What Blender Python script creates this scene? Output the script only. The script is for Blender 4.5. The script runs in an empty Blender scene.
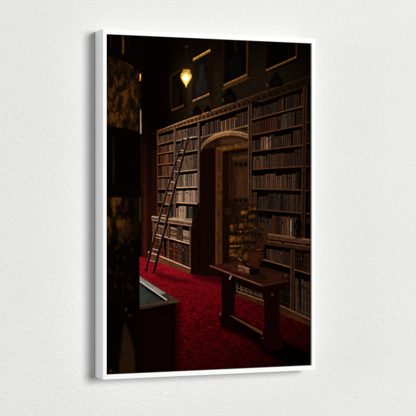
import bpy, bmesh, math, random
import numpy as np
from mathutils import Vector

random.seed(11)
rng = np.random.default_rng(11)
scene = bpy.context.scene
C = scene.collection

# ------------------------------------------------------------------ sizes (metres)
FW, FH, FD = 0.4032, 0.600, 0.0453      # outer width, height and depth of the framed print
FACE_X, FACE_Z = 0.0070, 0.0082         # width of the white rails seen from the front
RECESS, GAP = 0.0048, 0.0008            # canvas sits behind the rails, with a shadow gap

# ------------------------------------------------------------------ artwork (the printed photograph)
# The print is a flat picture. It is drawn here shape by shape into an array whose
# coordinates (X0..X1, Y0..Y1) are the picture's own drawing units.
X0, X1, Y0, Y1, S = 102.0, 316.0, 28.0, 380.0, 5
NW, NH = int((X1-X0)*S), int((Y1-Y0)*S)
img = np.zeros((NH, NW, 3), np.float32)
img[:] = (5, 1.5, 1)
YY, XX = np.mgrid[0:NH, 0:NW].astype(np.float32)
XX = XX/S + X0; YY = YY/S + Y0

def vnoise(cx, cy, seed=0):
    """smooth value noise, cell cx by cy units"""
    r = np.random.default_rng(seed)
    gw, gh = int((X1-X0)/cx)+3, int((Y1-Y0)/cy)+3
    g = r.random((gh, gw)).astype(np.float32)
    fx = (XX-X0)/cx; fy = (YY-Y0)/cy
    ix = fx.astype(int); iy = fy.astype(int)
    tx = fx-ix; ty = fy-iy
    tx = tx*tx*(3-2*tx); ty = ty*ty*(3-2*ty)
    a = g[iy, ix]*(1-tx)+g[iy, ix+1]*tx
    b = g[iy+1, ix]*(1-tx)+g[iy+1, ix+1]*tx
    return a*(1-ty)+b*ty
def fbm(cx, cy, seed, n=3):
    t = 0; w = 1; ws = 0
    for i in range(n):
        t = t + w*vnoise(cx/2**i, cy/2**i, seed+i*17); ws += w; w *= .55
    return t/ws
N_fine = vnoise(.55, .55, 3)
N_mid = fbm(3, 3, 5)
N_grain = fbm(.9, 5, 9)        # vertical wood grain
N_big = fbm(16, 16, 13)

def box(x0, y0, x1, y1):
    a = max(0, int((x0-X0)*S)-1); b = min(NW, int((x1-X0)*S)+2)
    c = max(0, int((y0-Y0)*S)-1); d = min(NH, int((y1-Y0)*S)+2)
    return slice(c, max(c, d)), slice(a, max(a, b))
def mask_poly(pts, sl):
    X = XX[sl]; Y = YY[sl]
    m = np.zeros(X.shape, bool)
    n = len(pts)
    for i in range(n):
        xa, ya = pts[i]; xb, yb = pts[(i+1) % n]
        if ya == yb: continue
        c = ((ya > Y) != (yb > Y)) & (X < (xb-xa)*(Y-ya)/(yb-ya)+xa)
        m ^= c
    return m
def smooth(m, k):
    if k < 1: return m
    for ax in (0, 1):
        p = np.pad(m, [(k+1, k) if a == ax else (0, 0) for a in (0, 1)], mode='edge')
        c = np.cumsum(p, axis=ax)
        if ax == 0: m = (c[2*k+1:, :]-c[:-2*k-1, :])/(2*k+1)
        else: m = (c[:, 2*k+1:]-c[:, :-2*k-1])/(2*k+1)
    return m
def poly(pts, col, a=1.0, soft=0.0, tex=None, amt=0.0):
    xs = [p[0] for p in pts]; ys = [p[1] for p in pts]
    g = soft*2.2+.3
    sl = box(min(xs)-g, min(ys)-g, max(xs)+g, max(ys)+g)
    if img[sl].size == 0: return
    m = mask_poly(pts, sl).astype(np.float32)
    k = int(round(soft*S))
    if k: m = smooth(smooth(m, k), k)
    m = (m*a)[..., None]
    c = np.array(col, np.float32)
    if tex is not None:
        c = c*(1+amt*(tex[sl][..., None]-.5)*2)
    img[sl] = img[sl]*(1-m)+c*m
def rect(x0, y0, x1, y1, col, **k): poly([(x0, y0), (x1, y0), (x1, y1), (x0, y1)], col, **k)
def line(pts, w, col, **k):
    for (xa, ya), (xb, yb) in zip(pts[:-1], pts[1:]):
        L = math.hypot(xb-xa, yb-ya) or 1
        nx, ny = -(yb-ya)/L*w/2, (xb-xa)/L*w/2
        poly([(xa+nx, ya+ny), (xb+nx, yb+ny), (xb-nx, yb-ny), (xa-nx, ya-ny)], col, **k)
def ell(cx, cy, rx, ry, col, **k):
    poly([(cx+rx*math.cos(t*math.pi/12), cy+ry*math.sin(t*math.pi/12)) for t in range(24)], col, **k)
def glow(cx, cy, rx, ry, col, a=1.0):
    sl = box(cx-3*rx, cy-3*ry, cx+3*rx, cy+3*ry)
    g = np.exp(-(((XX[sl]-cx)/rx)**2+((YY[sl]-cy)/ry)**2))[..., None]*a
    img[sl] += np.array(col, np.float32)*g
def F(*pts):
    xs = [p[0] for p in pts]; ys = [p[1] for p in pts]
    def f(x):
        if x <= xs[0]: i = 0
        elif x >= xs[-1]: i = len(xs)-2
        else: i = max(j for j in range(len(xs)-1) if xs[j] <= x)
        return ys[i]+(ys[i+1]-ys[i])*(x-xs[i])/(xs[i+1]-xs[i])
    return f
def band(f, g, x0, x1, col, n=1, **k):
    xs = [x0+(x1-x0)*i/n for i in range(n+1)]
    poly([(x, f(x)) for x in xs]+[(x, g(x)) for x in reversed(xs)], col, **k)
def off(f, d): return lambda x: f(x)+d
def mixc(a, b, t): return tuple(a[i]*(1-t)+b[i]*t for i in range(3))
def mul(c, k): return tuple(v*k for v in c)

def books(x0, x1, top, bot, pal, wid=(1.1, 2.0), gap=(.12, .32), bright=lambda x: 1.0, lab=.5, lean=.06):
    """a row of book spines standing between two shelf lines"""
    band(top, bot, x0, x1, (5, 2.5, 1.5))
    x = x0+.1
    gcur = random.uniform(*gap); run = 0; base = random.choice(pal)
    while x < x1-.4:
        if run <= 0:
            run = random.choice([1, 2, 3, 5, 7, 9]); gcur = random.uniform(*gap); base = random.choice(pal); wr = random.uniform(*wid)
        run -= 1
        w = min(wr*random.uniform(.85, 1.15), x1-x)
        H = bot(x)-top(x)
        if random.random() < .035:
            x += w*random.uniform(.3, .9); continue
        t = top(x)+H*(gcur+random.uniform(-.02, .02)); b = bot(x)
        dy = (bot(x+w)-bot(x))
        k = bright(x)*random.uniform(.72, 1.2)
        c = mul(base, k); c = (c[0]*random.uniform(.98, 1.05), c[1]*random.uniform(.92, .97), c[2]*random.uniform(.86, .98))
        ln = 0 if random.random() > .07 else random.uniform(-lean, lean)*H*1.3
        q = lambda u, v: (x+w*u+ln*(1-v), t+(b-t)*v+dy*u)
        poly([q(0, 0), q(.93, 0), q(.93, 1), q(0, 1)], mul(c, .55))
        poly([q(.1, .015), q(.8, .015), q(.8, 1), q(.1, 1)], c, tex=N_grain, amt=.30)
        poly([q(.28, .02), q(.5, .02), q(.5, 1), q(.28, 1)], mul(c, 1.22), a=.65)
        poly([q(.1, .0), q(.85, .0), q(.85, .04), q(.1, .04)], mul(c, 1.35), a=.6)
        if random.random() < lab:
            v = random.choice([.14, .2, .28])
            lc = random.choice([(60, 18, 10), (25, 18, 14), (120, 92, 55), (40, 26, 16)])
            poly([q(.12, v), q(.84, v), q(.84, v+.11), q(.12, v+.11)], mul(lc, bright(x)), a=.6)
        if random.random() < lab:
            for v in (.1, .36, .6, .86):
                poly([q(.1, v), q(.84, v), q(.84, v+.022), q(.1, v+.022)], mul((165, 125, 75), bright(x)), a=.35)
        x += w*1.0
def shelf(f, x0, x1, th, col, under=1.6, ua=.75):
    band(off(f, th), off(f, th+under), x0, x1, (4, 2, 1), soft=.3, a=ua)
    band(f, off(f, th), x0, x1, col, tex=N_mid, amt=.28)
    band(off(f, .0), off(f, th*.38), x0, x1, mul(col, 1.35), a=.55)

# --- wall above the bookcases: dark olive damask paper
wp = XX*0
t = np.clip((XX-166)/26, 0, 1)*np.clip((330-XX)/60, 0.2, 1)
tt = np.clip((YY-34)/40, .35, 1)
u = XX*.93+YY*.0; v = YY+XX*.36
pat = (np.sin(u*1.9)*np.sin(v*1.5+np.cos(u*.9))+.6*np.sin(u*3.7+1)*np.sin(v*3.1))*.25+.5
damask = np.clip(pat*.5+N_fine*.6+vnoise(1.1, 1.1, 77)*.3-.25, 0, 1.2)
mm = ((XX > 164) & (YY < 140)).astype(np.float32)
k = (t*tt*mm)[..., None]
img[:] = img*(1-k) + k*np.stack([11+33*damask, 7.5+22.5*damask, 3.5+11.5*damask], -1)
# warm pool of lamp light on the paper
glow(194, 92, 22, 24, (15, 11, 3))
# dark reddish timber at far left of the wall
band(F((142, 34), (143, 34)), F((142, 256), (143, 256)), 141.5, 166, (7, 2, 1), a=.9, soft=1.5)

# --- cornice of the bookcase
cT = F((150, 133.5), (156, 131.2), (182, 121), (208, 111.5), (234, 102.2), (260, 93), (285, 84), (315, 73.5))
cB = F((150, 137), (156, 135), (182, 126.8), (208, 119.6), (234, 111.3), (260, 102.8), (285, 94.4), (315, 84.5))
def cbright(x): return F((150, .5), (160, .85), (185, 1.2), (215, 1.0), (250, .60), (290, .36), (315, .25))(x)

# --- pictures hung on the wall
def picture(q, cols, th, inner=(6, 3, 2), iw=1.0):
    (a, b, c, d) = q       # tl tr br bl
    cols = [(r_*.72, g_*.70, b_*.95) for r_, g_, b_ in cols]
    poly([(a[0]+.6, a[1]+1.5), (b[0]+2.2, b[1]+1.5), (c[0]+2.2, c[1]+2.4), (d[0]+.6, d[1]+2.4)], (3, 1, 1), a=.7, soft=.8)
    poly([a, b, c, d], inner, tex=N_mid, amt=.4)
    for (p, r), col, w in zip(((a, d), (b, c), (a, b), (d, c)), cols, th):
        line([p, r], w, mul(col, .55))
        s = w*.22
        line([(p[0]-s*.0, p[1]-s), (r[0], r[1]-s)] if abs(p[0]-r[0]) > 3 else [(p[0]-s, p[1]), (r[0]-s, r[1])], w*.34, mul(col, 1.25), tex=N_fine, amt=.35)
        line([(p[0], p[1]+s*1.5), (r[0], r[1]+s*1.5)] if abs(p[0]-r[0]) > 3 else [(p[0]+s*1.5, p[1]), (r[0]+s*1.5, r[1])], w*.22, mul(col, .95), a=.8)
picture([(171, 76), (184.5, 68.5), (184, 105.6), (171.6, 110.6)],
        [(52, 26, 9), (42, 20, 8), (58, 30, 9), (98, 54, 20)], (1.8, 1.6, 1.6, 2.6), (7, 4, 2))
poly([(175, 90), (179, 88), (180, 104), (174, 106)], (24, 9, 5), soft=.8)
picture([(193, 60), (210.3, 50.2), (209.4, 94), (192.4, 101.4)],
        [(44, 20, 8), (38, 17, 7), (205, 143, 32), (165, 112, 48)], (1.5, 2.4, 3.0, 2.6), (15, 12, 10))
poly([(200.5, 66), (203.5, 65), (206, 92), (196, 96), (198.5, 78)], (31, 26, 21), soft=1.1, tex=N_grain, amt=.6)
ell(202, 66, 1.1, 1.5, (44, 31, 22), soft=.5)
poly([(196, 84), (207.5, 79), (207.5, 93), (195, 98)], (30, 25, 22), a=.7, soft=.9, tex=N_grain, amt=.5)
for xx in (211.8, 214.2): line([(xx, 44), (xx-.5, 104)], 1.3, (24, 9, 5), soft=.4)
picture([(224, 30), (247.6, 30), (247.2, 75), (223.6, 86)],
        [(42, 15, 8), (82, 45, 12), (40, 20, 8), (128, 82, 24)], (2.0, 2.2, 1, 3.6), (5, 4, 3))
line([(235.5, 38), (235.8, 53)], 1.5, (34, 15, 6), soft=.5)
poly([(229, 60), (240, 55), (243, 72), (228, 78)], (14, 11, 8), a=.6, soft=1.5)
picture([(266, 30), (296.4, 30), (296.4, 57), (266, 70.6)],
        [(34, 13, 7), (66, 38, 12), (40, 20, 8), (128, 80, 20)], (1.7, 1.8, 1, 2.2), (4, 3, 2))
line([(290, 48), (288, 56)], .8, (22, 10, 6), soft=.3)
# stepped outer moulding beneath the third picture
line([(222.3, 89.6), (240, 81.7), (249, 77.6)], 1.2, (72, 42, 14), tex=N_fine, amt=.4)

# --- lamp hanging on its chain
line([(186, 47), (186.4, 69)], .35, (42, 24, 10))
ell(186.6, 46.4, 2.1, .8, (70, 34, 12), soft=.3)
glow(186.3, 77, 9, 11, (24, 15, 4))
poly([(183.6, 69.3), (189.4, 69.3), (190.2, 71.2), (190, 72.4), (191.4, 74.2), (191.9, 76.4), (191.2, 78.6), (190, 80.4), (189.2, 82), (188.4, 83.4), (187.2, 84.6), (186.8, 86), (186.1, 88.2), (185.4, 86), (184.9, 84.6), (183.6, 83.4), (183, 82), (182, 80.4), (180.9, 78.6), (180.4, 76.4), (180.8, 74.2), (182.4, 72.4), (182.6, 71.2)], (206, 150, 54), soft=.25, tex=N_fine, amt=.35)
rect(183.2, 69.3, 189.6, 70.4, (140, 88, 22), soft=.2)
rect(182.4, 71.3, 190, 71.9, (150, 98, 30), soft=.2)
for a_, b_ in ((183.4, 183), (188.6, 189.2)): line([(a_, 71), (b_, 81)], .4, (150, 100, 30), a=.7)
ell(186.0, 77.6, 3.9, 4.3, (255, 222, 128), soft=.6)
ell(186.0, 78.3, 2.5, 3.2, (255, 250, 226), soft=.5)
poly([(184.4, 82), (187.6, 82), (186, 87)], (250, 215, 70), soft=.3)

# --- cornice, drawn over the wall
def cyc(x0, x1, step=1.4):
    x = x0
    while x < x1: yield x, min(x1, x+step); x += step
for a_, b_ in cyc(152, 315):
    k = cbright(a_)
    if a_ > 157: band(off(cB, -.3), off(cB, 4), a_, b_, (6, 3, 2))
    col = mixc((118, 76, 46), (104, 58, 28), min(1, max(0, (a_-190)/60)))
    col = mul(col, k)
    if a_ < 165: col = mul((120, 62, 34), k)
    band(cT, cB, a_, b_, mul(col, .62), tex=N_mid, amt=.35)
    band(cT, off(cT, 1.3), a_, b_, mul(col, 1.12), tex=N_fine, amt=.25)
    band(off(cT, 1.3), off(cT, 1.9), a_, b_, mul(col, .42))
    band(off(cB, -2.0), off(cB, -.7), a_, b_, mul(col, .95), tex=N_fine, amt=.3)
    band(off(cB, -.5), off(cB, .3), a_, b_, mul(col, .3))
x = 158.0
while x < 314:                      # dentils: dark gaps between small blocks
    w = F((157, 1.5), (208, 2.9), (255, 3.3), (315, 4.2))(x)
    ym = (cT(x)+cB(x))/2+.35; hh = w*.40
    poly([(x, ym-hh), (x+w*.62, ym-hh-.25*w), (x+w*.58, ym+hh*.85), (x+w*.05, ym+hh)], mul((12, 6, 4), 1), a=.95, soft=.12)
    x += F((157, 2.5), (185, 3.5), (208, 4.3), (250, 4.8), (262, 6.2), (315, 7.2))(x)

# --- busts and urns standing on the cornice
def bust(x, y, w, h, lit=None):
    poly([(x-w*.5, y), (x-w*.5, y-h*.42), (x-w*.38, y-h*.58), (x-w*.26, y-h*.66), (x-w*.16, y-h*.84), (x, y-h), (x+w*.17, y-h*.86), (x+w*.27, y-h*.68), (x+w*.44, y-h*.52), (x+w*.5, y-h*.3), (x+w*.5, y-h*.1)], (4, 2, 2), soft=.35)
    poly([(x-w*.34, y-h*.12), (x+w*.3, y-h*.2), (x+w*.2, y-h*.5), (x-w*.3, y-h*.5)], (19, 8, 5), a=.8, soft=.8)
    if lit:
        ell(lit[0]+1.1, lit[1]-.2, 1.7, 2.6, (22, 12, 8), soft=.4); line([(lit[0]+.2, lit[1]-1.5), (lit[0], lit[1]), (lit[0]+.7, lit[1]+1.5)], .8, lit[2], soft=.3, a=.9)
bust(196.8, 116, 9.5, 11.5, (191.4, 112.5, (78, 66, 52)))
bust(207.8, 112, 7.0, 6.2)
bust(229.5, 104, 14, 17, (222.6, 100.2, (105, 92, 64)))
bust(276.3, 87.5, 12.5, 16, (266.7, 85, (112, 98, 80)))

# --- books and shelves: left bay, second bay
lp = [(112, 62, 36), (96, 54, 34), (92, 68, 50), (74, 54, 42), (120, 70, 38), (64, 44, 34), (104, 80, 60)]
mp = [(96, 78, 62), (84, 68, 56), (106, 84, 64), (72, 58, 50), (92, 66, 48), (112, 92, 72)]
mp2 = [(116, 96, 80), (128, 106, 86), (104, 85, 70), (120, 99, 82)]
rect(156.5, 134, 198, 222, (16, 8, 5))
def lbr(x): return F((156, .55), (163, .85), (176, 1.0), (200, 1.0))(x)
L = [off(cB, .3), F((158, 144.2), (174, 140)), F((158, 153.6), (174, 150.8)), F((158, 164.5), (174, 162.8)), F((158, 176.4), (174, 175.6)), F((158, 188.6), (174, 189)), F((158, 201.6), (174, 203)), F((156, 218), (174, 220.5))]
for i in range(7):
    books(157.3, 174, off(L[i], .9), off(L[i+1], 0), lp, wid=(.8, 1.5), gap=(.1, .3), bright=lambda x: lbr(x)*(1.05 if i < 5 else .9), lab=.3)
for i in range(1, 7):
    shelf(L[i], 157.3, 174, .9, (112, 66, 38), under=1.2)
L2 = [off(cB, .3), F((176, 140.4), (197, 136.2)), F((176, 153.4), (197, 149.6)), F((176, 171.6), (197, 169.2)), F((176, 187.2), (197, 186.6)), F((176, 202), (197, 203.3)), F((170, 219.5), (191, 222))]
for i in range(6):
    pal = mp if i < 3 else mp2
    books(176, 197.4 if i < 5 else 193, off(L2[i], .9), off(L2[i+1], 0), pal, wid=(1.0, 1.6), gap=((.16, .22) if i in (2, 3, 4) else (.1, .3)), bright=lambda x: (.92, .95, .88, .92, 1.08, 1.05)[i], lab=.35)
rect(189.4, 207.5, 192.8, 218.5, (44, 46, 46), soft=.4, tex=N_grain, amt=.4)
rect(186.4, 205.5, 189.2, 218.4, (28, 18, 12), soft=.3)
for i, cc in zip(range(1, 6), ((132, 98, 68), (120, 86, 56), (136, 104, 74), (150, 118, 86), (146, 112, 82))):
    shelf(L2[i], 176, 197.4, 1.0, cc, under=(1.2, 2.4, 2.6, 2.0, 2.0)[i-1], ua=.9)
# uprights of the bookcase
line([(174.9, 129), (174.9, 221)], 2.6, (74, 50, 38), tex=N_grain, amt=.4)
line([(174.3, 129), (174.3, 221)], .6, (112, 80, 58), a=.8)
line([(176.1, 129), (176.1, 221)], .5, (10, 5, 3), a=.9)
line([(157.4, 134), (156.8, 218)], 1.5, (86, 40, 22), tex=N_grain, amt=.4)
line([(199, 123), (198.9, 203)], 3.2, (62, 44, 36), tex=N_grain, amt=.4)
line([(198.2, 123), (198.1, 203)], .6, (108, 84, 68), a=.85)
line([(200.3, 121), (200.3, 203)], .6, (10, 5, 4))
# left edge: red-brown pillar
for x0, x1, c in ((141.8, 144.2, (34, 12, 6)), (144.2, 146.6, (50, 16, 8)), (146.6, 148.3, (33, 9, 5)), (148.3, 151.5, (27, 7, 4)), (151.5, 157, (23, 8, 5))):
    for y in range(96, 258, 3):
        kk = min(1.25, max(0, (y-96)/95))
        rect(x0, y, x1, y+3.01, mul(c, kk), tex=N_grain, amt=.25, a=min(1, kk*2))
poly([(151.5, 150), (157, 150), (157, 217), (151.5, 217)], (52, 18, 9), a=.35, soft=1)

# --- lower cabinet of the left bookcase
poly([(152.5, 220), (192, 226), (191.5, 273), (156.5, 261), (151, 258)], (34, 15, 9))
low = [(86, 44, 28), (64, 36, 26), (98, 66, 46), (52, 30, 24), (110, 72, 48), (74, 30, 20)]
topL = F((153, 221.3), (168, 223.6), (191, 226.8)); midL = F((153, 233.2), (167, 237.4), (190, 243.4)); botL = F((150, 252.2), (158.5, 255.2), (190.5, 268))
books(153.4, 168, topL, midL, low, wid=(1, 1.6), gap=(.08, .25), bright=lambda x: .9, lab=.7)
books(171, 190, off(topL, .4), midL, [(70, 46, 34), (58, 34, 24)], wid=(2.5, 4), gap=(.1, .3), lab=.3)
for j in range(7):                      # ledgers lying flat in the cabinet
    yy = 226.5+j*1.9; hh_ = 1.2
    for xa, xb in ((170.4, 176.8), (183, 189.4)):
        o = (xa-170)*.24-(0 if j else -.3)
        poly([(xa, yy+o), (xb, yy+o+1.5), (xb, yy+o+1.5+hh_), (xa, yy+o+hh_)], random.choice([(120, 98, 76), (96, 66, 44), (66, 44, 32), (136, 112, 88)]), tex=N_fine, amt=.3)
rect(177.4, 226, 182.6, 240.5, (64, 42, 30), soft=.2, tex=N_grain, amt=.4)
books(150.8, 190, off(midL, 1.3), botL, [(78, 32, 20), (60, 26, 18), (88, 52, 34), (54, 34, 26), (70, 24, 18)], wid=(1.4, 2.4), gap=(.04, .16), bright=lambda x: .95, lab=.95)
shelf(midL, 152.4, 190, 1.1, (156, 120, 92), under=1.2)
for xx in (153.2, 168.6, 190.2): line([(xx, topL(xx)), (xx-.4, botL(xx))], 1.5, (86, 48, 30), tex=N_grain, amt=.3)
# ledge
poly([(151.5, 215.8), (170, 218.2), (192, 221), (191.6, 226), (170, 223.4), (151.5, 220.4)], (104, 72, 52), tex=N_mid, amt=.3)
line([(151.8, 216.4), (170, 218.8), (191.6, 222)], 1.1, (156, 126, 100), tex=N_fine, amt=.2)
line([(152, 218.6), (170, 221.3), (191.4, 224.4)], .6, (50, 30, 20))
line([(152, 220), (170, 222.8), (191.2, 226)], .8, (136, 104, 80))
poly([(172, 217), (184, 218.6), (184, 221), (171, 219.4)], (164, 132, 104), soft=.3, a=.8)
# plinth
poly([(148, 251), (158.5, 254.6), (190.6, 268), (190.4, 274.2), (157, 262.2), (148, 258.8)], (92, 46, 26), tex=N_mid, amt=.3)
line([(148, 251.8), (158.5, 255.4), (190.6, 268.7)], 1.3, (160, 122, 98), tex=N_fine, amt=.2)
line([(148, 253.6), (158.5, 257.3), (190.6, 270.4)], .6, (70, 34, 22))
ell(176.6, 267.3, .9, .8, (60, 40, 34))
# curved end bracket and dark side panel
poly([(200.6, 140), (216, 140), (216, 276.5), (204, 276), (191, 275), (191, 228), (193, 220), (196, 212), (198.2, 203), (200.6, 203)], (19, 4, 3), tex=N_grain, amt=.3)
line([(200.3, 203), (197.2, 210), (194.4, 219), (192.2, 228)], .7, (44, 22, 15), a=.8)
for xx in (196, 205, 211): line([(xx, 232), (xx, 272)], .5, (28, 7, 5))
rect(197, 236, 204, 268, (15, 3, 2), soft=.3); 

# --- row of books above the door, arch, door
topD = off(cB, .5); botD = F((200, 136.6), (220, 132), (248.6, 124.6))
books(200.8, 248.4, off(topD, .6), botD, [(82, 60, 44), (70, 52, 42), (60, 42, 34), (90, 62, 42), (52, 46, 40)], wid=(1.4, 2.3), gap=(.05, .3), bright=lambda x: F((200, 1.0), (248, .9))(x), lab=.3)
# spandrel
poly([(200.6, 136.6), (220, 132), (248.6, 124.6), (248.6, 150), (200.6, 150)], (62, 38, 22), tex=N_mid, amt=.5)
arcO = F((200.8, 147.6), (203, 143.4), (207, 139.2), (212, 135.9), (218, 133.2), (225, 131.4), (232, 130.8), (239, 131.4), (248.6, 134))
arcI = F((200.8, 152.5), (203, 148.6), (207, 144.4), (212, 141), (218, 138.2), (225, 136.4), (232, 135.8), (239, 136.8), (248.6, 139.8))
line([(200.8, 137.3), (220, 132.6), (248.6, 125.3)], 1.2, (112, 80, 54), tex=N_mid, amt=.3)
poly([(236, 129.6), (247, 126.8), (247.4, 131), (240, 129.6)], (22, 12, 8), soft=.3)
poly([(202.4, 138.5), (211, 136.2), (205, 140), (202, 143)], (40, 22, 13), soft=.3)
poly([(200.8, 150)]+[(x, arcI(x)) for x in range(201, 249)]+[(248.6, 276), (200.8, 276)], (20, 5, 3), tex=N_grain, amt=.3)
# soffit of the arch, catching light
poly([(204, 149)]+[(x, arcI(x)+.4) for x in range(206, 249)]+[(248.6, 142.5), (232, 144.6), (216, 147.6), (210, 149)], (38, 20, 10), tex=N_mid, amt=.4, soft=.4)
poly([(222, 139.4), (236, 138), (247, 140.6), (247, 142.6), (232, 144), (220, 145)], (74, 46, 24), a=.7, soft=1.0)
for i in range(47):
    x = 201+i
    kk = F((200, .78), (212, 1.05), (225, 1.1), (248, .85))(x)
    band(arcO, arcI, x, x+1.05, mul((120, 82, 50), kk), tex=N_mid, amt=.22)
    band(arcO, off(arcO, 1.2), x, x+1.05, mul((148, 108, 72), kk), a=.8, tex=N_fine, amt=.2)
    band(off(arcO, 2.3), off(arcO, 2.8), x, x+1.05, mul((72, 44, 26), kk), a=.8)
    band(off(arcI, -1.0), off(arcI, .2), x, x+1.05, mul((60, 36, 20), kk), a=.9)
# door surround
poly([(215.8, 147.4), (248.4, 141.2), (248.4, 147.6), (223, 151.6), (222.6, 266), (215.4, 266)], (70, 36, 13), tex=N_grain, amt=.5)
poly([(216.4, 147.6), (248.4, 141.6), (248.4, 145.6), (222, 150.4)], (94, 56, 24), tex=N_mid, amt=.5, a=.8)
for xx in (221, 227, 233, 240, 246): ell(xx, 148.2-(xx-216)*.19, 1.7, .8, (54, 30, 12), soft=.4, a=.7)
line([(216.2, 148), (215.9, 266)], .7, (94, 52, 20), a=.7)
line([(222.8, 151.6), (222.4, 266)], .8, (34, 15, 7))
line([(219, 154), (218.8, 262)], .5, (60, 30, 12), a=.7)
for y in (164, 186, 213.5, 216, 241, 254): ell(219+random.uniform(-.6, .6), y, 1.2, 1.8, (44, 20, 8), soft=.5, a=.7)
poly([(218, 152), (221, 151.4), (221, 168), (218, 168)], (60, 32, 12), a=.5, soft=.5)
poly([(223.4, 151.8), (248.4, 147.8), (248.4, 270), (223, 270)], (24, 8, 4), tex=N_grain, amt=.4)
line([(224.2, 152.6), (248.4, 148.6)], .8, (14, 5, 3))
poly([(229, 154.5), (248.4, 151.4), (248.4, 262), (229, 262)], (40, 20, 10), tex=N_grain, amt=.45)
poly([(232.6, 157), (248.4, 154.6), (248.4, 158.6), (232.6, 160.6)], (62, 38, 20), soft=.3, tex=N_mid, amt=.3)
line([(231, 155.5), (231, 262)], .7, (18, 8, 4)); line([(233.2, 161.5), (247.6, 159.8)], .5, (16, 8, 4))
poly([(236, 169), (247.4, 168), (247.4, 197), (236, 198)], (66, 35, 16), soft=1.6, a=.85, tex=N_grain, amt=.3)
for (cx, cy) in ((240.5, 164.8), (240.5, 200.5)):     # carved tracery heads on the door panels
    for dx in (-4.6, .4, 5.2):
        poly([(cx+dx-2.2, cy-2.0), (cx+dx-1.2, cy-.6), (cx+dx-.2, cy-2.2), (cx+dx+.9, cy-.5), (cx+dx+2.2, cy-2.2), (cx+dx+1.4, cy+.8), (cx+dx+.5, cy+2.4), (cx+dx-.4, cy+.8), (cx+dx-1.2, cy+2.0)], (9, 4, 2), soft=.25, a=.92)
        line([(cx+dx-2, cy+1.4), (cx+dx-.6, cy+3), (cx+dx+.6, cy+3), (cx+dx+2.2, cy+1)], .4, (78, 44, 22), a=.6, soft=.15)
    line([(234, cy-3.6), (247.6, cy-4.6)], .7, (68, 40, 22), a=.8)
    line([(234, cy+3.4), (247.6, cy+2.8)], .5, (60, 34, 18), a=.6)
rect(223, 200, 238, 264, (14, 5, 3), a=.45, soft=2.5)
rect(225, 208, 231.5, 214.5, (34, 22, 12), soft=.6)

# --- right hand bookcase
rect(251, 102, 303, 262, (9, 4, 3))
rp = [(82, 56, 40), (68, 48, 38), (92, 58, 38), (60, 44, 36), (78, 44, 28), (54, 44, 36), (98, 68, 46)]
def rbr(x): return F((250, .80), (275, .72), (303, .54), (315, .4))(x)
R = [off(cB, .6), F((250, 119.6), (260, 117), (303, 105.6)), F((250, 135), (260, 133), (303, 124.4)), F((250, 151.2), (260, 150), (303, 144.6)), F((250, 169), (260, 168.4), (303, 165.8)), F((250, 188.2), (303, 189.6)), F((250, 208.2), (260, 209), (303, 212.7)), F((250, 232.6), (268, 234), (303, 239))]
for i in range(7):
    books(252, 302.3-(1.6*i/6), off(R[i], 1.3), off(R[i+1], 0), rp, wid=(1.3, 2.3), gap=((.06, .2) if i < 2 else (.14, .36)), bright=lambda x: rbr(x)*(.88, .92, .98, .95, .9, .88, .86)[i], lab=.45)
for x_, w_, i, cc in ((266.3, 1.4, 2, (124, 92, 68)), (264, 1.2, 2, (96, 70, 50)), (269.6, 1.2, 2, (104, 76, 56)), (290.4, 1.2, 6, (118, 108, 98)), (287.4, 1.0, 6, (96, 66, 42)), (282, 1.4, 0, (72, 42, 16)), (286.6, 2.0, 1, (28, 32, 30)), (276, 1.6, 5, (32, 34, 30))):
    a1, b1 = R[i](x_)+1, R[i+1](x_); h1 = b1-a1
    rect(x_, a1+h1*.27, x_+w_, b1, cc, tex=N_grain, amt=.4, soft=.12)
for i in range(1, 7):
    shelf(R[i], 251.5, 303, 1.15, mul((82, 46, 24), 1-.03*i), under=1.8, ua=.85)
# uprights
line([(249.9, 104.5), (249.3, 233)], 3.4, (46, 27, 17), tex=N_grain, amt=.4)
line([(248.6, 106), (248.1, 233)], .7, (92, 64, 44), a=.85); line([(251.4, 104), (250.8, 233)], .6, (100, 66, 42), a=.7)
line([(250.2, 104), (249.6, 233)], .4, (20, 10, 6)); line([(252.3, 104), (251.6, 232)], .7, (5, 3, 2))
poly([(303, 86), (307.4, 84.6), (304.4, 250), (300.4, 250)], (36, 18, 9), tex=N_grain, amt=.4)
line([(303.4, 88), (301, 250)], .6, (74, 42, 21), a=.8); line([(307, 87), (304, 250)], .6, (62, 34, 16), a=.7)
line([(305.2, 87), (302.5, 250)], .4, (14, 7, 4), a=.8)
poly([(307.6, 84.4), (316, 82), (316, 330), (304.6, 330)], (5, 2, 1))
for y0, y1_ in ((100, 121), (121, 142), (142, 165), (165, 189), (189, 212)):
    books(307.2, 316, F((307, y0+2), (316, y0)), F((307, y1_+1), (316, y1_)), [(50, 28, 15), (36, 22, 14)], wid=(1.5, 2.2), gap=(.2, .45), bright=lambda x: .6, lab=.2)
    shelf(F((306.5, y1_+1.2), (316, y1_+.6)), 306.2, 316, 1.1, (72, 38, 18))
rect(306, 218, 316, 224, (40, 22, 12), soft=.5, a=.7)
# ledge of right bookcase
poly([(268, 233), (316, 239.6), (316, 245), (267, 239)], (66, 38, 22), tex=N_mid, amt=.3)
line([(268, 234), (316, 240.8)], 1.6, (98, 64, 40), tex=N_fine, amt=.25)
poly([(266.4, 240.4), (316, 247), (316, 251.6), (266, 244.6)], (50, 25, 14), tex=N_mid, amt=.3)
line([(266.4, 240.8), (316, 247.4)], .9, (90, 54, 34), tex=N_fine, amt=.25)
ell(283, 243.4, 1.6, .9, (30, 14, 8), soft=.3)
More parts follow.
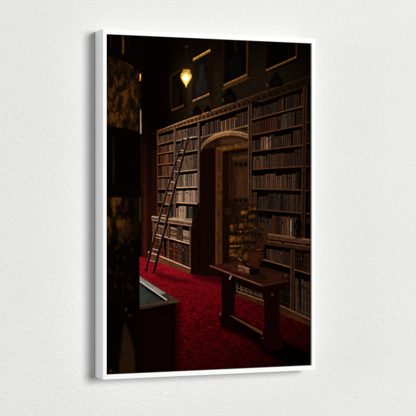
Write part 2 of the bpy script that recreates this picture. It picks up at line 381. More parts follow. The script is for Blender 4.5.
# black vase and little figures on the ledge
poly([(296.4, 237.4), (295.2, 235.4), (296.6, 233.6), (295, 229), (294.6, 225), (296, 221.4), (297.2, 219), (298.8, 218.4), (300.6, 219.4), (301.8, 223), (302, 228), (300.6, 233), (301.6, 235.6), (300.8, 238)], (5, 3, 3), soft=.25)
line([(296.4, 224), (296.6, 230)], .5, (70, 54, 40), a=.7, soft=.2)
rect(295.4, 236, 301.8, 238.8, (22, 13, 8), soft=.25)
# lower right cabinet
poly([(262, 245), (316, 251.6), (316, 322), (280, 306), (262, 300)], (12, 6, 4))
t1 = F((262, 244.6), (316, 252)); m1 = F((262, 258.6), (290, 266.6), (316, 275.4))
books(265, 290.6, off(t1, .8), m1, [(74, 48, 34), (58, 40, 30), (66, 38, 24), (48, 40, 34)], wid=(1.6, 2.3), gap=(.1, .22), bright=lambda x: .72, lab=.4)
books(295, 316, off(t1, .8), F((295, 268.8), (316, 275)), [(58, 28, 16), (70, 40, 22), (44, 22, 14)], wid=(1.8, 2.8), gap=(.06, .2), bright=lambda x: .6, lab=.6)
b1_ = F((262, 297.5), (280, 304.6), (316, 321.5))
books(265, 290.6, F((262, 262), (290, 270.5)), b1_, [(62, 34, 20), (48, 24, 16), (84, 62, 44), (36, 18, 12)], wid=(2.0, 3.0), gap=(.08, .2), bright=lambda x: .5, lab=.8)
books(295, 316, F((295, 273), (316, 279.5)), b1_, [(56, 24, 14), (48, 20, 12), (74, 52, 36), (34, 18, 12), (50, 24, 14), (30, 12, 8)], wid=(2.2, 3.2), gap=(.04, .12), bright=lambda x: .6, lab=.9)
shelf(m1, 262, 291, 1.2, (96, 56, 36), under=2.6, ua=.95)
shelf(F((294, 268.8), (316, 275.2)), 294, 316, 1.3, (88, 50, 28), under=1.6)
poly([(290.6, 249), (294.8, 249.6), (293.6, 311), (289.8, 309.6)], (38, 19, 10), tex=N_grain, amt=.4)
line([(291.2, 249.4), (290.4, 309)], .5, (96, 56, 32), a=.8); line([(294.6, 250), (293.5, 311)], .5, (70, 38, 20), a=.8)

# --- carpet
fl = [(139, 256.2), (148, 258.2), (157, 262), (190.4, 274), (204, 276), (224, 277), (236, 295), (260, 304), (280, 313.8), (316, 328.5), (316, 380), (139, 380)]
slf = box(139, 255, 316, 380)
Xs, Ys = XX[slf], YY[slf]
mk = mask_poly(fl, slf).astype(np.float32)[..., None]
lum = np.interp(Ys, [255, 268, 280, 300, 330, 350, 376], [1.0, 1.02, .88, .72, .56, .43, .30])
lum = lum*np.interp(Xs, [139, 170, 210, 250, 290, 316], [1.0, 1.05, .98, .78, .56, .42])
worm = np.clip(.5-np.abs(fbm(2.2, 1.3, 41)[slf]-.5)*6, -.1, .5)
carp = .06-worm*.55+(fbm(1.7, 1.0, 52, 2)[slf]-.5)*1.5+(vnoise(.6, .45, 44)[slf]-.5)*.35+(fbm(9, 4, 47)[slf]-.5)*.3
persp = np.clip((Ys-262)/60, .35, 1)
lumv = np.clip(lum*(1+carp*persp*.9), .03, 2)
hot = np.clip(1.2-(Ys-256)/50, 0, 1)
cc = np.stack([122*lumv, 2+1.0*lumv+8*hot*lumv, 11*lumv+10*hot*lumv], -1)
img[slf] = img[slf]*(1-mk)+cc*mk
# soft ladder and case shadows on the carpet in the printed picture
poly([(153, 272.6), (160, 273), (190, 281), (200, 284), (178, 283), (160, 278)], (48, 0, 7), a=.6, soft=1.2)
poly([(190, 273.4), (232, 276), (222, 285), (196, 279)], (30, 1, 4), a=.7, soft=2.0)
poly([(176, 300), (181, 304), (179, 376), (176, 376)], (24, 0, 3), a=.6, soft=1.2)
# plinth right
poly([(236, 290), (260, 299), (280, 304.4), (316, 321.2), (316, 328.6), (280, 314), (260, 304.4), (236, 295.2)], (54, 27, 12), tex=N_mid, amt=.35)
line([(236, 290.8), (260, 299.6), (280, 305.2), (316, 322)], 1.0, (98, 62, 36), tex=N_fine, amt=.3)
line([(258, 300.6), (280, 307.6), (316, 324.4)], .5, (30, 14, 7))
books(236, 263, F((236, 277), (263, 288)), F((236, 289.4), (263, 299)), [(54, 36, 24), (30, 18, 12), (64, 46, 34), (24, 13, 8)], wid=(1.4, 2.4), gap=(.02, .2), bright=lambda x: .9, lab=.5)
line([(236, 287.4), (262, 296.6)], .8, (72, 50, 38), tex=N_fine, amt=.3)
line([(236, 290.8), (262, 300)], .9, (104, 74, 54), tex=N_fine, amt=.3)
# table shadow
poly([(220, 318), (238, 317), (264, 333), (284, 342), (316, 356), (316, 374), (300, 367), (262, 348), (238, 334), (222, 328)], (5, 0, 0), a=.9, soft=2.2)
poly([(262, 338), (290, 344), (316, 360), (316, 376), (290, 368), (262, 352)], (3, 0, 0), a=.8, soft=2.5)

# --- model sailing ship on the table
sp = random.Random(4)
hullx = F((203, 241), (212, 236), (222, 230.5), (245, 229), (262, 234))
def sail(x0, y0, x1, y1, c, k=1.0, slope=-.05):
    """one billowing sail between two yards, dark ropes round it"""
    w = x1-x0; b_ = (y1-y0)*.10
    ts = (0, .2, .4, .6, .8, 1)
    up = [(x0+w*t_, y0+slope*w*t_+b_*math.sin(t_*3.14)) for t_ in ts]
    dn = [(x1-w*t_+.3, y1+slope*w*(1-t_)-b_*.6*math.sin(t_*3.14)) for t_ in ts]
    poly(up+dn, mul(c, k), a=.9, soft=.5, tex=N_mid, amt=.9)
    poly([(p[0]*.7+(x0+w*.35)*.3, p[1]*.6+(y0+y1)*.5*.4) for p in up+dn], mul(c, k*1.45), a=.45, soft=.5, tex=N_mid, amt=.8)
    line(dn, sp.uniform(.55, .95), (12, 6, 3), a=.9, soft=.18)
am = (66, 37, 9); br = (50, 26, 9); dk = (36, 18, 8)
poly([(230, 222), (240, 204), (257, 204), (259, 224), (256, 262), (232, 262), (229, 240)], (33, 17, 7), a=.75, soft=1.2, tex=N_mid, amt=.6)
for (x0, y0, x1, y1, c, k) in (
    (243, 201.5, 247.6, 205.5, dk, 1.0), (249, 206.5, 256.2, 211.4, am, .95), (240.6, 210.8, 247.6, 215.6, am, 1.2),
    (248.4, 214.6, 256.6, 219.6, am, .9), (241, 205.4, 246.6, 209.6, dk, 1.1), (240.2, 217.4, 246.6, 221.4, dk, 1.1),
    (230.2, 224.4, 233.2, 232.4, am, 1.15), (235, 223.6, 243.4, 229.6, am, 1.15), (244.2, 222.6, 252.4, 228.4, am, .95),
    (253.4, 224.6, 256.8, 230.4, am, 1.0), (260.2, 222.6, 264.0, 228.6, am, .85), (236.4, 230, 243.8, 233.2, am, .85), (244.2, 229.6, 254, 233.4, br, 1.1),
    (229.4, 235, 235.6, 243.4, am, 1.25), (235.8, 235.2, 243, 243.4, br, 1.35), (243, 234.6, 251, 242.4, br, 1.1), (251, 234, 258, 242, dk, 1.2),
    (229.6, 244.8, 241, 247.8, am, 1.35), (241, 244.4, 250, 250, br, 1.1), (229, 248.8, 235, 257, am, 1.1), (234.6, 248.8, 242.6, 258.6, am, .95), (242.4, 251, 248.4, 259, br, 1.15), (250, 243.6, 257, 250, dk, 1.15)):
    sail(x0, y0, x1, y1, c, k)
for (a_, b_) in (((236.2, 212), (236.8, 262)), ((247.9, 196), (248.1, 262)), ((243.6, 216), (243.4, 258)), ((256.6, 205), (256.2, 250))):
    line([a_, b_], .6, (17, 8, 4), a=.85, soft=.12)
for (pts, w_) in ((((228.6, 233.6), (240, 233.8), (255, 231.2)), .8), (((229.4, 244.2), (236, 244.6), (244, 243.0), (256, 243.2)), .7), (((230, 247.6), (236, 247.9), (241, 246.4)), .9), (((238, 222), (248, 221), (262, 217)), .45), (((249, 213), (257, 212.4)), 1.3), (((240, 209.8), (256, 207)), .5)):
    line(list(pts), w_, (10, 5, 2), a=.9, soft=.15)
for i in range(20):
    xa = sp.choice((236.2, 247.9, 256.6)); ya = sp.uniform(202, 228)
    line([(xa, max(ya, 214 if xa < 240 else 200)), (xa+sp.uniform(-7, 6), sp.uniform(236, 260))], .24, (14, 8, 4), a=.7)
for i in range(46):
    xa, ya = sp.uniform(230, 257), sp.uniform(206, 259)
    ell(xa, ya, sp.uniform(.3, 1.2), sp.uniform(.3, .8), (12, 6, 3), a=.6, soft=.3)
for i in range(26):
    ya = sp.uniform(206, 257); xa = sp.uniform(hullx(ya)+1, 257)
    ell(xa, ya, sp.uniform(.3, 1.0), sp.uniform(.25, .6), (112, 70, 26), a=.5, soft=.25)
ell(245.6, 220.2, .8, .5, (134, 112, 98), a=.8, soft=.25); ell(240.8, 231.8, .8, .45, (138, 112, 84), a=.8, soft=.2)
# stays running from the masts to the bowsprit
for (a_, b_) in (((248, 199), (270, 222)), ((256.6, 206), (269.8, 223)), ((256.5, 214), (266, 236))): line([a_, b_], .26, (58, 34, 18), a=.6)
# big staysail at the bow, dark against the books
poly([(270.2, 222.4), (268.8, 229), (267.2, 238), (265, 246), (262.6, 250.4), (254, 249), (256.4, 243), (260, 237.4), (265, 230)], (46, 20, 8), a=.96, soft=.3, tex=N_grain, amt=.45)
line([(270, 222.6), (265, 230.2), (260, 237.6), (256.2, 243.6)], .4, (84, 46, 22), a=.7)
line([(262.8, 228), (259.6, 249)], .4, (26, 12, 6), a=.7, soft=.1)
poly([(264.6, 233), (267.4, 231), (265.4, 242), (262.6, 246)], (66, 30, 12), a=.5, soft=.6)
# table top, standing before the bookcase
poly([(209.8, 265.4), (238, 261.5), (262, 266.8), (289.5, 273.4), (288, 281), (263, 286), (236, 275.5)], (40, 15, 8), tex=N_mid, amt=.4)
poly([(214, 265.6), (238, 262.6), (258, 268), (256, 276), (236, 271.5)], (66, 28, 15), a=.6, soft=1.6, tex=N_mid, amt=.4)
poly([(262, 272), (284, 275), (280, 280), (264, 282)], (54, 25, 12), a=.55, soft=1.4)
poly([(248, 270), (266, 274), (268, 280), (252, 277)], (24, 9, 5), a=.7, soft=1.0)
line([(209.8, 265.6), (236, 275.8), (262.4, 285.6)], 1.5, (102, 56, 38), tex=N_fine, amt=.25)
line([(210.4, 267), (236, 277.3), (262.4, 287.1)], 1.0, (40, 14, 8))
line([(262.4, 285.8), (289, 280.4)], 1.3, (58, 26, 15)); line([(262.4, 287), (288.4, 281.7)], 1.0, (20, 8, 5))
# ship's hull and stand
poly([(238, 258), (242.4, 260.2), (247, 259), (249, 252), (255, 249.6), (263.4, 249.2), (264.4, 252), (263.2, 259), (259.6, 265), (255, 268), (249, 268), (244, 265.4), (240, 261)], (42, 17, 7), soft=.3, tex=N_mid, amt=.5)
poly([(250, 254), (262, 252), (261, 258), (256, 263), (250, 262)], (66, 27, 11), a=.6, soft=.9)
for dy in (0, 2.2, 4.4, 6.6, 8.6): line([(248.6+dy*.15, 252.6+dy), (251.5, 253.8+dy), (255, 254.5+dy), (259, 254+dy*.97), (263.4-dy*.38, 251.9+dy*.92)], .3, (22, 9, 4), a=.55, soft=.15)
line([(255.6, 249.8), (262.4, 249.3)], .7, (98, 56, 26), a=.9, soft=.1); ell(262.4, 250.8, 1.0, 1.0, (4, 2, 1), soft=.15)
line([(238, 258), (240.4, 259.6), (242, 260.8)], 1.2, (118, 74, 36), soft=.2); line([(243.6, 258.2), (247.4, 259.4)], 1.2, (96, 54, 20), soft=.25)
line([(242, 260.6), (245, 264), (250, 267.2), (253, 267.8)], 1.3, (6, 4, 5), soft=.2); line([(246.8, 263.4), (249.6, 265.8)], .5, (78, 58, 50), a=.7, soft=.15)
poly([(238.2, 265.2), (249.6, 268.6), (249.6, 274.4), (238.2, 271.2)], (92, 58, 38), tex=N_mid, amt=.45)
line([(238.2, 265.4), (249.6, 268.8)], .9, (128, 84, 56)); line([(239, 270.8), (249.4, 273.8)], .7, (32, 17, 11), a=.8, soft=.2)
poly([(249.6, 268.8), (259.2, 268), (259.2, 274), (249.6, 275.4)], (9, 5, 5), soft=.15)
ell(244.6, 270.6, 1.0, 1.4, (40, 22, 15), soft=.3, a=.8)

# apron and legs
poly([(219, 271), (262.6, 287.6), (288, 282.4), (286, 288), (262.8, 294), (236, 284), (219, 276)], (14, 4, 3), soft=.2)
for y0, kx in ((0, 0),):
    poly([(221.4, 273), (235, 278), (235, 314), (237.6, 318), (237.6, 325.4), (228, 325.6), (219.6, 323.6), (219.6, 317.6), (222, 314.6)], (15, 2, 3), soft=.2, tex=N_grain, amt=.3)
    poly([(264.2, 288), (279.6, 285), (279.6, 334), (283.4, 340), (283.4, 349), (272, 351), (262.4, 347), (262.4, 340), (264.4, 336)], (19, 3, 3), soft=.2, tex=N_grain, amt=.3)
    poly([(279.6, 290), (281, 290), (280.6, 334), (279.4, 334)], (34, 12, 7), a=.5, soft=.4)
poly([(229.8, 315.8), (232, 315.6), (262.8, 332), (262.8, 335.6)], (72, 38, 16), tex=N_fine, amt=.3, soft=.12)
line([(231.6, 316), (262.6, 332.4)], .5, (116, 68, 34), a=.8)
poly([(230.6, 275), (232, 275.6), (230.4, 279.6), (229.2, 280.2), (229.2, 277.6)], (138, 118, 112), soft=.25, a=.85)
for (xa, ya, r, c) in ((220.4, 314, .9, (109, 87, 84)), (272.2, 294.6, 1.0, (87, 65, 59)), (262.4, 338, .9, (81, 57, 51)), (285.6, 275.2, 1.0, (98, 63, 48)), (262, 323.2, .5, (80, 50, 44))):
    ell(xa, ya, r, r, c, soft=.3, a=.9)
poly([(236.4, 283), (238.6, 284), (238.4, 288), (236.4, 289)], (66, 48, 38), soft=.5, a=.6)

# --- ladder leaning on the second bay
rail_l = F((139, 182.8), (186, 168.3), (238, 154.0), (270.5, 146.0)); rail_r = F((137.4, 188.2), (186, 175.0), (238, 162.4), (273.6, 153.4))
line([(180.6, 139.8), (187, 138.2), (194.2, 136.8)], 1.3, (150, 124, 100)); line([(180.6, 140.8), (194.2, 137.8)], .6, (22, 12, 8))
for xx in (181.4, 187.6, 192.8): ell(xx, 139.5-(xx-181)*.22, .8, 1.2, (112, 90, 74), soft=.15)
rungs = [150.2, 160.3, 171, 181.8, 192.8, 203.6, 214.6, 225.7, 237, 248.6, 260]
for i, y in enumerate(rungs):
    k = i/10; xa, xb = rail_l(y), rail_r(y+.6)
    line([(xa, y), (xb, y+.5+k*1.7)], 1.0+.35*k, (142-14*k, 116-16*k, 100-16*k), tex=N_fine, amt=.2)
    line([(xa, y+.9+.2*k), (xb, y+1.5+k*1.9)], .6, (22, 12, 10), a=.8)
def rail(f, ya, yb, w0, w1):
    n = 24
    for i in range(n):
        y = ya+(yb-ya)*i/n; y2 = ya+(yb-ya)*(i+1)/n+.1; w = w0+(w1-w0)*i/n
        poly([(f(y)-w/2, y), (f(y)+w/2, y), (f(y2)+w/2, y2), (f(y2)-w/2, y2)], (24, 12, 10), tex=N_fine, amt=.3)
        poly([(f(y)-w/2, y), (f(y)-w/2+.55, y), (f(y2)-w/2+.55, y2), (f(y2)-w/2, y2)], (104, 82, 72), a=.8 if i < 19 else .35, tex=N_mid, amt=.5)
rail(rail_l, 139, 270.5, 1.9, 2.4); rail(rail_r, 137.4, 273.6, 2.2, 2.9)
ell(146.4, 270.6, 1.6, .8, (20, 4, 5), soft=.2)

# --- glazed display case in the lower left
poly([(139.2, 307.8), (176.6, 302), (176, 378), (137, 378)], (11, 2, 1.5), tex=N_grain, amt=.3)
line([(175.9, 304), (175.4, 378)], .7, (24, 4, 4)); rect(145, 318, 170, 366, (14, 3, 2), soft=.4, a=.7); line([(145, 318), (170, 315.5)], .4, (24, 8, 6))
poly([(139.4, 275.4), (156, 286.6), (167, 293.2), (179, 301), (178.6, 303), (139.2, 309.2)], (54, 43, 34), tex=N_mid, amt=.3)
poly([(139.4, 276), (156, 287), (166, 293), (160, 294.6), (150, 289.4), (140, 281.4)], (112, 104, 96), soft=.5, tex=N_mid, amt=.25)
poly([(139.4, 283.6), (149, 290), (163.8, 300.6), (139.4, 305)], (37, 40, 35), tex=N_mid, amt=.3)
poly([(139.4, 283), (142, 283.4), (166, 300.4), (163, 301), (148, 291)], (14, 13, 11), soft=.3)
poly([(139.4, 286), (150, 295), (147, 303), (139.4, 304)], (58, 62, 55), a=.6, soft=1.6)
line([(140, 281.2), (148, 287.2), (156.4, 292.8), (167, 300.2)], 1.1, (170, 160, 150), soft=.15)
line([(139.2, 306.2), (160, 302.8), (178.6, 301.2)], 1.4, (66, 45, 33), tex=N_fine, amt=.3)
line([(139.2, 307.8), (178.4, 302.8)], .8, (30, 14, 9))

# --- marbled column close to the camera, down the left side
poly([(100, 26), (139.4, 26), (139.6, 380), (100, 380)], (6, 2.4, 1.6))
sc = box(102, 28, 141, 380)
Xc, Yc = XX[sc], YY[sc]
warp = fbm(9, 9, 61)[sc]*7
def wn(cx, cy, seed):
    n_ = fbm(cx, cy, seed, 4); return n_[sc]
veins = np.clip((np.abs(wn(5, 11, 71)-.5)*8-.05), .15, 1)*np.clip((wn(4.5, 11, 83)-.33)*5, 0, 1)
top1 = np.interp(Xc, [104, 108, 116, 124, 132, 139.6], [55.4, 56.2, 57.8, 60.6, 65, 71]); bot1 = np.interp(Xc, [104, 124, 139.6], [126, 128.6, 132.2])
m1_ = np.clip((Yc-top1)/1.0, 0, 1)*np.clip((bot1-Yc)/1.0, 0, 1)*(Xc < 139.4)
edge = np.interp(Xc, [107, 112, 126, 134, 139.6], [.72, 1, 1.02, .92, .66])*np.interp(Yc, [56, 80, 100, 130], [.62, .8, 1, 1.05])
v1 = m1_*edge*(.20+.80*veins)
top2 = np.interp(Xc, [104, 139.6], [196.4, 197.6])
m2_ = np.clip((Yc-top2)/1.2, 0, 1)*np.interp(Yc, [196, 225, 238, 246], [1, 1, .45, 0])*np.interp(Xc, [106, 108, 120, 128, 133, 139.6], [.5, 1, .95, .55, .25, .15])
v2 = m2_*(.12+.88*np.clip((wn(6, 13, 91)-.42)*5, 0, 1))*1.05
spots = np.clip((wn(2.6, 5, 101)-.60)*9, 0, 1)*np.interp(Yc, [232, 242, 290, 300], [0, .75, .65, 0])*np.interp(Xc, [106, 110, 134, 139.6], [.2, 1, .8, .1])
g = (v1+v2+spots*.62)*(.82+.36*N_fine[sc])
g = smooth(g.astype(np.float32), 2)
img[sc] += np.stack([68*g, 38*g, 8.5*g], -1)
for (xa, y0_, y1_, w_, c_) in ((110.6, 36, 47, .8, (56, 26, 7)), (123, 34, 54.4, 2.0, (72, 36, 8)), (123.4, 40, 53, .9, (104, 56, 11)), (129, 36, 50, .5, (24, 10, 4)), (141.6, 36, 72, .5, (26, 7, 4)), (113.5, 137, 184, 1.5, (28, 19, 8)), (141.4, 137, 190, 1.0, (36, 22, 10)), (140.2, 197, 222, .9, (66, 54, 38)), (113.7, 158, 176, .8, (36, 25, 10))):
    line([(xa, y0_), (xa, y1_)], w_, c_, soft=.45, a=.9)
line([(140.4, 73.5), (140.2, 81)], 1.4, (226, 136, 20), soft=.35); line([(140.3, 74.5), (140.2, 78)], .6, (255, 196, 70), soft=.2)
line([(140, 84), (140.4, 108)], .5, (60, 34, 12), a=.8, soft=.2)
poly([(140.2, 108), (141.3, 112), (141.5, 133.6), (140, 134)], (168, 138, 110), soft=.3)
line([(107, 52.8), (118, 53.6), (130, 57.6), (139.4, 64)], 1.0, (16, 7, 4), soft=.4, a=.8)
line([(107, 190.6), (139, 190.8)], .7, (14, 7, 4), soft=.3)
for (xa, ya, r) in ((125.8, 309.6, 1.5), (129.8, 315.4, 1.2), (111, 371, 1.8), (114.6, 372, .9)):
    ell(xa, ya, r*.8, r, (74, 44, 14), soft=.6, a=.85)
poly([(124.6, 322), (126.4, 326), (130.4, 336), (134, 350), (135.4, 364), (135.2, 380), (118.4, 380), (119.6, 362), (121.6, 344), (123, 330)], (36, 19, 7), soft=1.0, tex=N_grain, amt=.3)
line([(126.5, 334), (126, 374)], .6, (30, 14, 6), soft=.3, a=.6)

# tone of the print: deep shadows, crisp spines
lumi = img.mean(-1)
soft_l = smooth(smooth(lumi, 4), 4)
img *= (1+np.clip((lumi-soft_l)/(soft_l+14), -.6, .8)*.34)[..., None]
img *= (.86+.24*np.clip(soft_l/85, 0, 1))[..., None]
# photographic grain, lens softness
for ch in range(3): img[..., ch] = smooth(img[..., ch], 1)
grain = (rng.random((NH//2+1, NW//2+1)).astype(np.float32)-.5).repeat(2, 0).repeat(2, 1)[:NH, :NW]
img *= (1+grain*.16)[..., None]
img += grain[..., None]*1.2
img = np.clip(img, 0, 255)/255.0
lin = np.where(img <= .04045, img/12.92, ((img+.055)/1.055)**2.4).astype(np.float32)

# ------------------------------------------------------------------ materials
def new_mat(name):
    m = bpy.data.materials.new(name); m.use_nodes = True
    nt = m.node_tree; return m, nt, nt.nodes['Principled BSDF']
def N(nt, t): return nt.nodes.new(t)

def wall_material():
    m, nt, b = new_mat('painted_plaster')
    tc = N(nt, 'ShaderNodeTexCoord')
    mp_ = N(nt, 'ShaderNodeMapping'); mp_.inputs['Scale'].default_value = (1, 1, 1.35)
    nt.links.new(tc.outputs['Object'], mp_.inputs['Vector'])
    n1 = N(nt, 'ShaderNodeTexNoise'); n1.inputs['Scale'].default_value = 150; n1.inputs['Detail'].default_value = 5; n1.inputs['Roughness'].default_value = .62; n1.inputs['Distortion'].default_value = .25
    n2 = N(nt, 'ShaderNodeTexNoise'); n2.inputs['Scale'].default_value = 60; n2.inputs['Detail'].default_value = 3
    n3 = N(nt, 'ShaderNodeTexNoise'); n3.inputs['Scale'].default_value = 2.2; n3.inputs['Detail'].default_value = 3
    for n in (n1, n2): nt.links.new(mp_.outputs[0], n.inputs['Vector'])
    nt.links.new(tc.outputs['Object'], n3.inputs['Vector'])
    add = N(nt, 'ShaderNodeMath'); add.operation = 'MULTIPLY_ADD'; add.inputs[1].default_value = .7
    nt.links.new(n2.outputs['Fac'], add.inputs[0]); nt.links.new(n1.outputs['Fac'], add.inputs[2])
    bp = N(nt, 'ShaderNodeBump'); bp.inputs['Strength'].default_value = .85; bp.inputs['Distance'].default_value = .0022
    nt.links.new(add.outputs[0], bp.inputs['Height']); nt.links.new(bp.outputs[0], b.inputs['Normal'])
    cr = N(nt, 'ShaderNodeValToRGB')
    cr.color_ramp.elements[0].position = .3; cr.color_ramp.elements[0].color = (.752, .750, .738, 1)
    cr.color_ramp.elements[1].position = .7; cr.color_ramp.elements[1].color = (.785, .785, .777, 1)
    nt.links.new(n3.outputs['Fac'], cr.inputs[0]); nt.links.new(cr.outputs[0], b.inputs['Base Color'])
    b.inputs['Roughness'].default_value = .85; b.inputs['Specular IOR Level'].default_value = .2
    return m
def frame_material():
    m, nt, b = new_mat('white_lacquered_wood')
    tc = N(nt, 'ShaderNodeTexCoord'); n = N(nt, 'ShaderNodeTexNoise'); n.inputs['Scale'].default_value = 180; n.inputs['Detail'].default_value = 3
    nt.links.new(tc.outputs['Object'], n.inputs['Vector'])
    bp = N(nt, 'ShaderNodeBump'); bp.inputs['Strength'].default_value = .08; bp.inputs['Distance'].default_value = .0004
    nt.links.new(n.outputs['Fac'], bp.inputs['Height']); nt.links.new(bp.outputs[0], b.inputs['Normal'])
    b.inputs['Base Color'].default_value = (.86, .86, .86, 1); b.inputs['Roughness'].default_value = .6; b.inputs['Specular IOR Level'].default_value = .3
    return m
def canvas_material():
    m, nt, b = new_mat('printed_canvas')
    at = N(nt, 'ShaderNodeAttribute'); at.attribute_name = 'ink'
    nt.links.new(at.outputs['Color'], b.inputs['Base Color'])
    tc = N(nt, 'ShaderNodeTexCoord')
    ws = []
    for d in ('X', 'Z'):
        w = N(nt, 'ShaderNodeTexWave'); w.bands_direction = d; w.inputs['Scale'].default_value = 260; w.inputs['Distortion'].default_value = .6
        nt.links.new(tc.outputs['Object'], w.inputs['Vector']); ws.append(w)
    mx = N(nt, 'ShaderNodeMath'); mx.operation = 'MULTIPLY'
    nt.links.new(ws[0].outputs['Fac'], mx.inputs[0]); nt.links.new(ws[1].outputs['Fac'], mx.inputs[1])
    bp = N(nt, 'ShaderNodeBump'); bp.inputs['Strength'].default_value = .15; bp.inputs['Distance'].default_value = .0003
    nt.links.new(mx.outputs[0], bp.inputs['Height']); nt.links.new(bp.outputs[0], b.inputs['Normal'])
    b.inputs['Roughness'].default_value = .9; b.inputs['Specular IOR Level'].default_value = 0.0
    return m
def dark_material():
    m, nt, b = new_mat('dark_backing')
    n = N(nt, 'ShaderNodeTexNoise'); n.inputs['Scale'].default_value = 60
    cr = N(nt, 'ShaderNodeValToRGB'); cr.color_ramp.elements[0].color = (.008, .007, .007, 1); cr.color_ramp.elements[1].color = (.02, .018, .017, 1)
    nt.links.new(n.outputs['Fac'], cr.inputs[0]); nt.links.new(cr.outputs[0], b.inputs['Base Color'])
    b.inputs['Roughness'].default_value = .95; b.inputs['Specular IOR Level'].default_value = .1
    return m
M_wall, M_frame, M_canvas, M_dark = wall_material(), frame_material(), canvas_material(), dark_material()

def link(name, me, mat, parent=None):
    o = bpy.data.objects.new(name, me); C.objects.link(o); me.materials.append(mat); o.parent = parent
    return o

# ------------------------------------------------------------------ wall (front face on y = 0)
bm = bmesh.new()
bmesh.ops.create_cube(bm, size=1)
for v in bm.verts: v.co = Vector((v.co.x*6, v.co.y*.12+.06, v.co.z*3.2))
me = bpy.data.meshes.new('wall'); bm.to_mesh(me); bm.free()
wall = link('wall', me, M_wall); wall['kind'] = 'structure'

# ------------------------------------------------------------------ framed canvas print
thing = bpy.data.objects.new('framed_canvas_print', None); C.objects.link(thing)
thing.location = (0, 0, -FH/2)
thing['label'] = 'white framed canvas print of a dark library with red carpet on a white wall'
thing['category'] = 'framed print'
Z0 = FH/2
ow, oh = FW/2, FH/2; iw, ih = ow-FACE_X, oh-FACE_Z
corner_o = [(-ow, -oh), (ow, -oh), (ow, oh), (-ow, oh)]
corner_i = [(-iw, -ih), (iw, -ih), (iw, ih), (-iw, ih)]
for k in range(4):                                  # four mitred rails
    a, b = corner_o[k], corner_o[(k+1) % 4]; c, d = corner_i[(k+1) % 4], corner_i[k]
    bm = bmesh.new()
    e = .000008                                       # hairline at the mitre
    tx, tz = (b[0]-a[0]), (b[1]-a[1]); Lh = math.hypot(tx, tz); tx, tz = tx/Lh*e, tz/Lh*e
    q = [(a[0]+tx, a[1]+tz), (b[0]-tx, b[1]-tz), (c[0]-tx, c[1]-tz), (d[0]+tx, d[1]+tz)]
    f = [bm.verts.new((x, -FD, z+Z0)) for x, z in q]; r = [bm.verts.new((x, -.0008, z+Z0)) for x, z in q]
    bm.faces.new(f); bm.faces.new(r[::-1])
    for i in range(4): bm.faces.new((f[i], r[i], r[(i+1) % 4], f[(i+1) % 4]))
    bmesh.ops.recalc_face_normals(bm, faces=bm.faces)
    axis = 0 if k % 2 == 0 else 2               # soften only the long edges, so the mitre stays closed
    long_e = [ed for ed in bm.edges if abs((ed.verts[0].co-ed.verts[1].co).normalized()[axis]) > .99]
    bmesh.ops.bevel(bm, geom=long_e, offset=.00045, segments=2, affect='EDGES', clamp_overlap=True)
    me = bpy.data.meshes.new('frame_rail'); bm.to_mesh(me); bm.free()
    o = link('frame_rail', me, M_frame, thing)

# backing board behind the gap
bm = bmesh.new(); bmesh.ops.create_cube(bm, size=1)
for v in bm.verts: v.co = Vector((v.co.x*(iw*2-.0003), -FD+RECESS+.024+v.co.y*.004, v.co.z*(ih*2-.0003)+Z0))
me = bpy.data.meshes.new('backing_board'); bm.to_mesh(me); bm.free()
link('backing_board', me, M_dark, thing)

# canvas: a stretched block with a dense front carrying the printed colours per vertex
cw, chh = iw-GAP, ih-GAP
GX, GY = 560, 870
us = np.linspace(0, 1, GX); vs = np.linspace(0, 1, GY)
U, V = np.meshgrid(us, vs)                        # V=0 at the top
px = (-cw+2*cw*U); pz = (chh-2*chh*V)
yf = -FD+RECESS
co = np.stack([px, np.full_like(px, yf), pz+Z0], -1).reshape(-1, 3).astype(np.float32)
# the printed picture's drawing units relate to the stretched canvas by this projective map
c_, s_ = .92923, .36951
dx = px+.9588; dy = yf+2.4365
cx_ = c_*dx-s_*dy; cz_ = s_*dx+c_*dy
ax = np.clip((208+1462*cx_/cz_-X0)*S, 0, NW-1.01); ay = np.clip((204.4-1462*pz/cz_-Y0)*S, 0, NH-1.01)
ix, iy = ax.astype(int), ay.astype(int); fx, fy = (ax-ix)[..., None], (ay-iy)[..., None]
samp = (lin[iy, ix]*(1-fx)+lin[iy, ix+1]*fx)*(1-fy)+(lin[iy+1, ix]*(1-fx)+lin[iy+1, ix+1]*fx)*fy
idx = np.arange(GX*GY).reshape(GY, GX)
quads = np.stack([idx[1:, :-1], idx[1:, 1:], idx[:-1, 1:], idx[:-1, :-1]], -1).reshape(-1, 4)
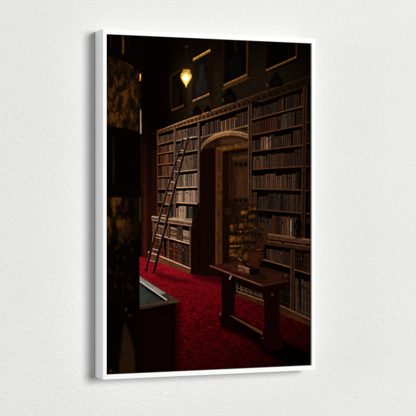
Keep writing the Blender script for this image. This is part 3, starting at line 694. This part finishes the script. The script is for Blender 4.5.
# wrap the edge of the canvas backwards 20 mm
ring = np.concatenate([idx[0, :], idx[1:, -1], idx[-1, -2::-1], idx[-2:0:-1, 0]])
back = co[ring].copy(); back[:, 1] += .020
nb = len(ring); bi = np.arange(nb)+GX*GY
side = np.stack([ring, np.roll(ring, -1), np.roll(bi, -1), bi], -1)
allco = np.concatenate([co, back]); allq = np.concatenate([quads, side]).astype(np.int32)
me = bpy.data.meshes.new('canvas')
me.vertices.add(len(allco)); me.vertices.foreach_set('co', allco.ravel())
me.loops.add(allq.size); me.loops.foreach_set('vertex_index', allq.ravel())
me.polygons.add(len(allq)); me.polygons.foreach_set('loop_start', np.arange(0, allq.size, 4, dtype=np.int32))
me.update(calc_edges=True)
at = me.color_attributes.new('ink', 'FLOAT_COLOR', 'POINT')
ink = np.ones((len(allco), 4), np.float32); ink[:GX*GY, :3] = samp.reshape(-1, 3); ink[GX*GY:, :3] = samp.reshape(-1, 3)[ring]
at.data.foreach_set('color', ink.ravel())
link('canvas', me, M_canvas, thing)

# ------------------------------------------------------------------ light
def area(name, loc, target, size, power, col=(1, 1, 1)):
    d = bpy.data.lights.new(name, 'AREA'); d.shape = 'DISK'; d.size = size; d.energy = power; d.color = col
    o = bpy.data.objects.new(name, d); C.objects.link(o); o.location = loc
    o.rotation_euler = (Vector(target)-Vector(loc)).to_track_quat('-Z', 'Y').to_euler()
    return o
area('softbox', (2.15, -6.7, .95), (0, 0, 0), 3.0, 495, (1, .995, .985))
area('fill_lamp', (-5.2, -1.05, .2), (0, 0, 0), 1.8, 62, (.97, .985, 1))
w = bpy.data.worlds.new('World'); scene.world = w; w.use_nodes = True
bg = w.node_tree.nodes['Background']; bg.inputs[0].default_value = (.97, .985, 1, 1); bg.inputs[1].default_value = .15

# ------------------------------------------------------------------ camera
cd = bpy.data.cameras.new('camera'); cam = bpy.data.objects.new('camera', cd); C.objects.link(cam)
cam.location = (-.9588, -2.4365, 0); cam.rotation_euler = (math.pi/2, 0, -math.asin(.36951))
cd.sensor_width = 36; cd.lens = 1462/416*36; cd.shift_y = -3.6/416; cd.clip_end = 100
scene.camera = cam
scene.view_settings.view_transform = 'Standard'; scene.view_settings.look = 'None'
scene.view_settings.exposure = 0; scene.view_settings.gamma = 1
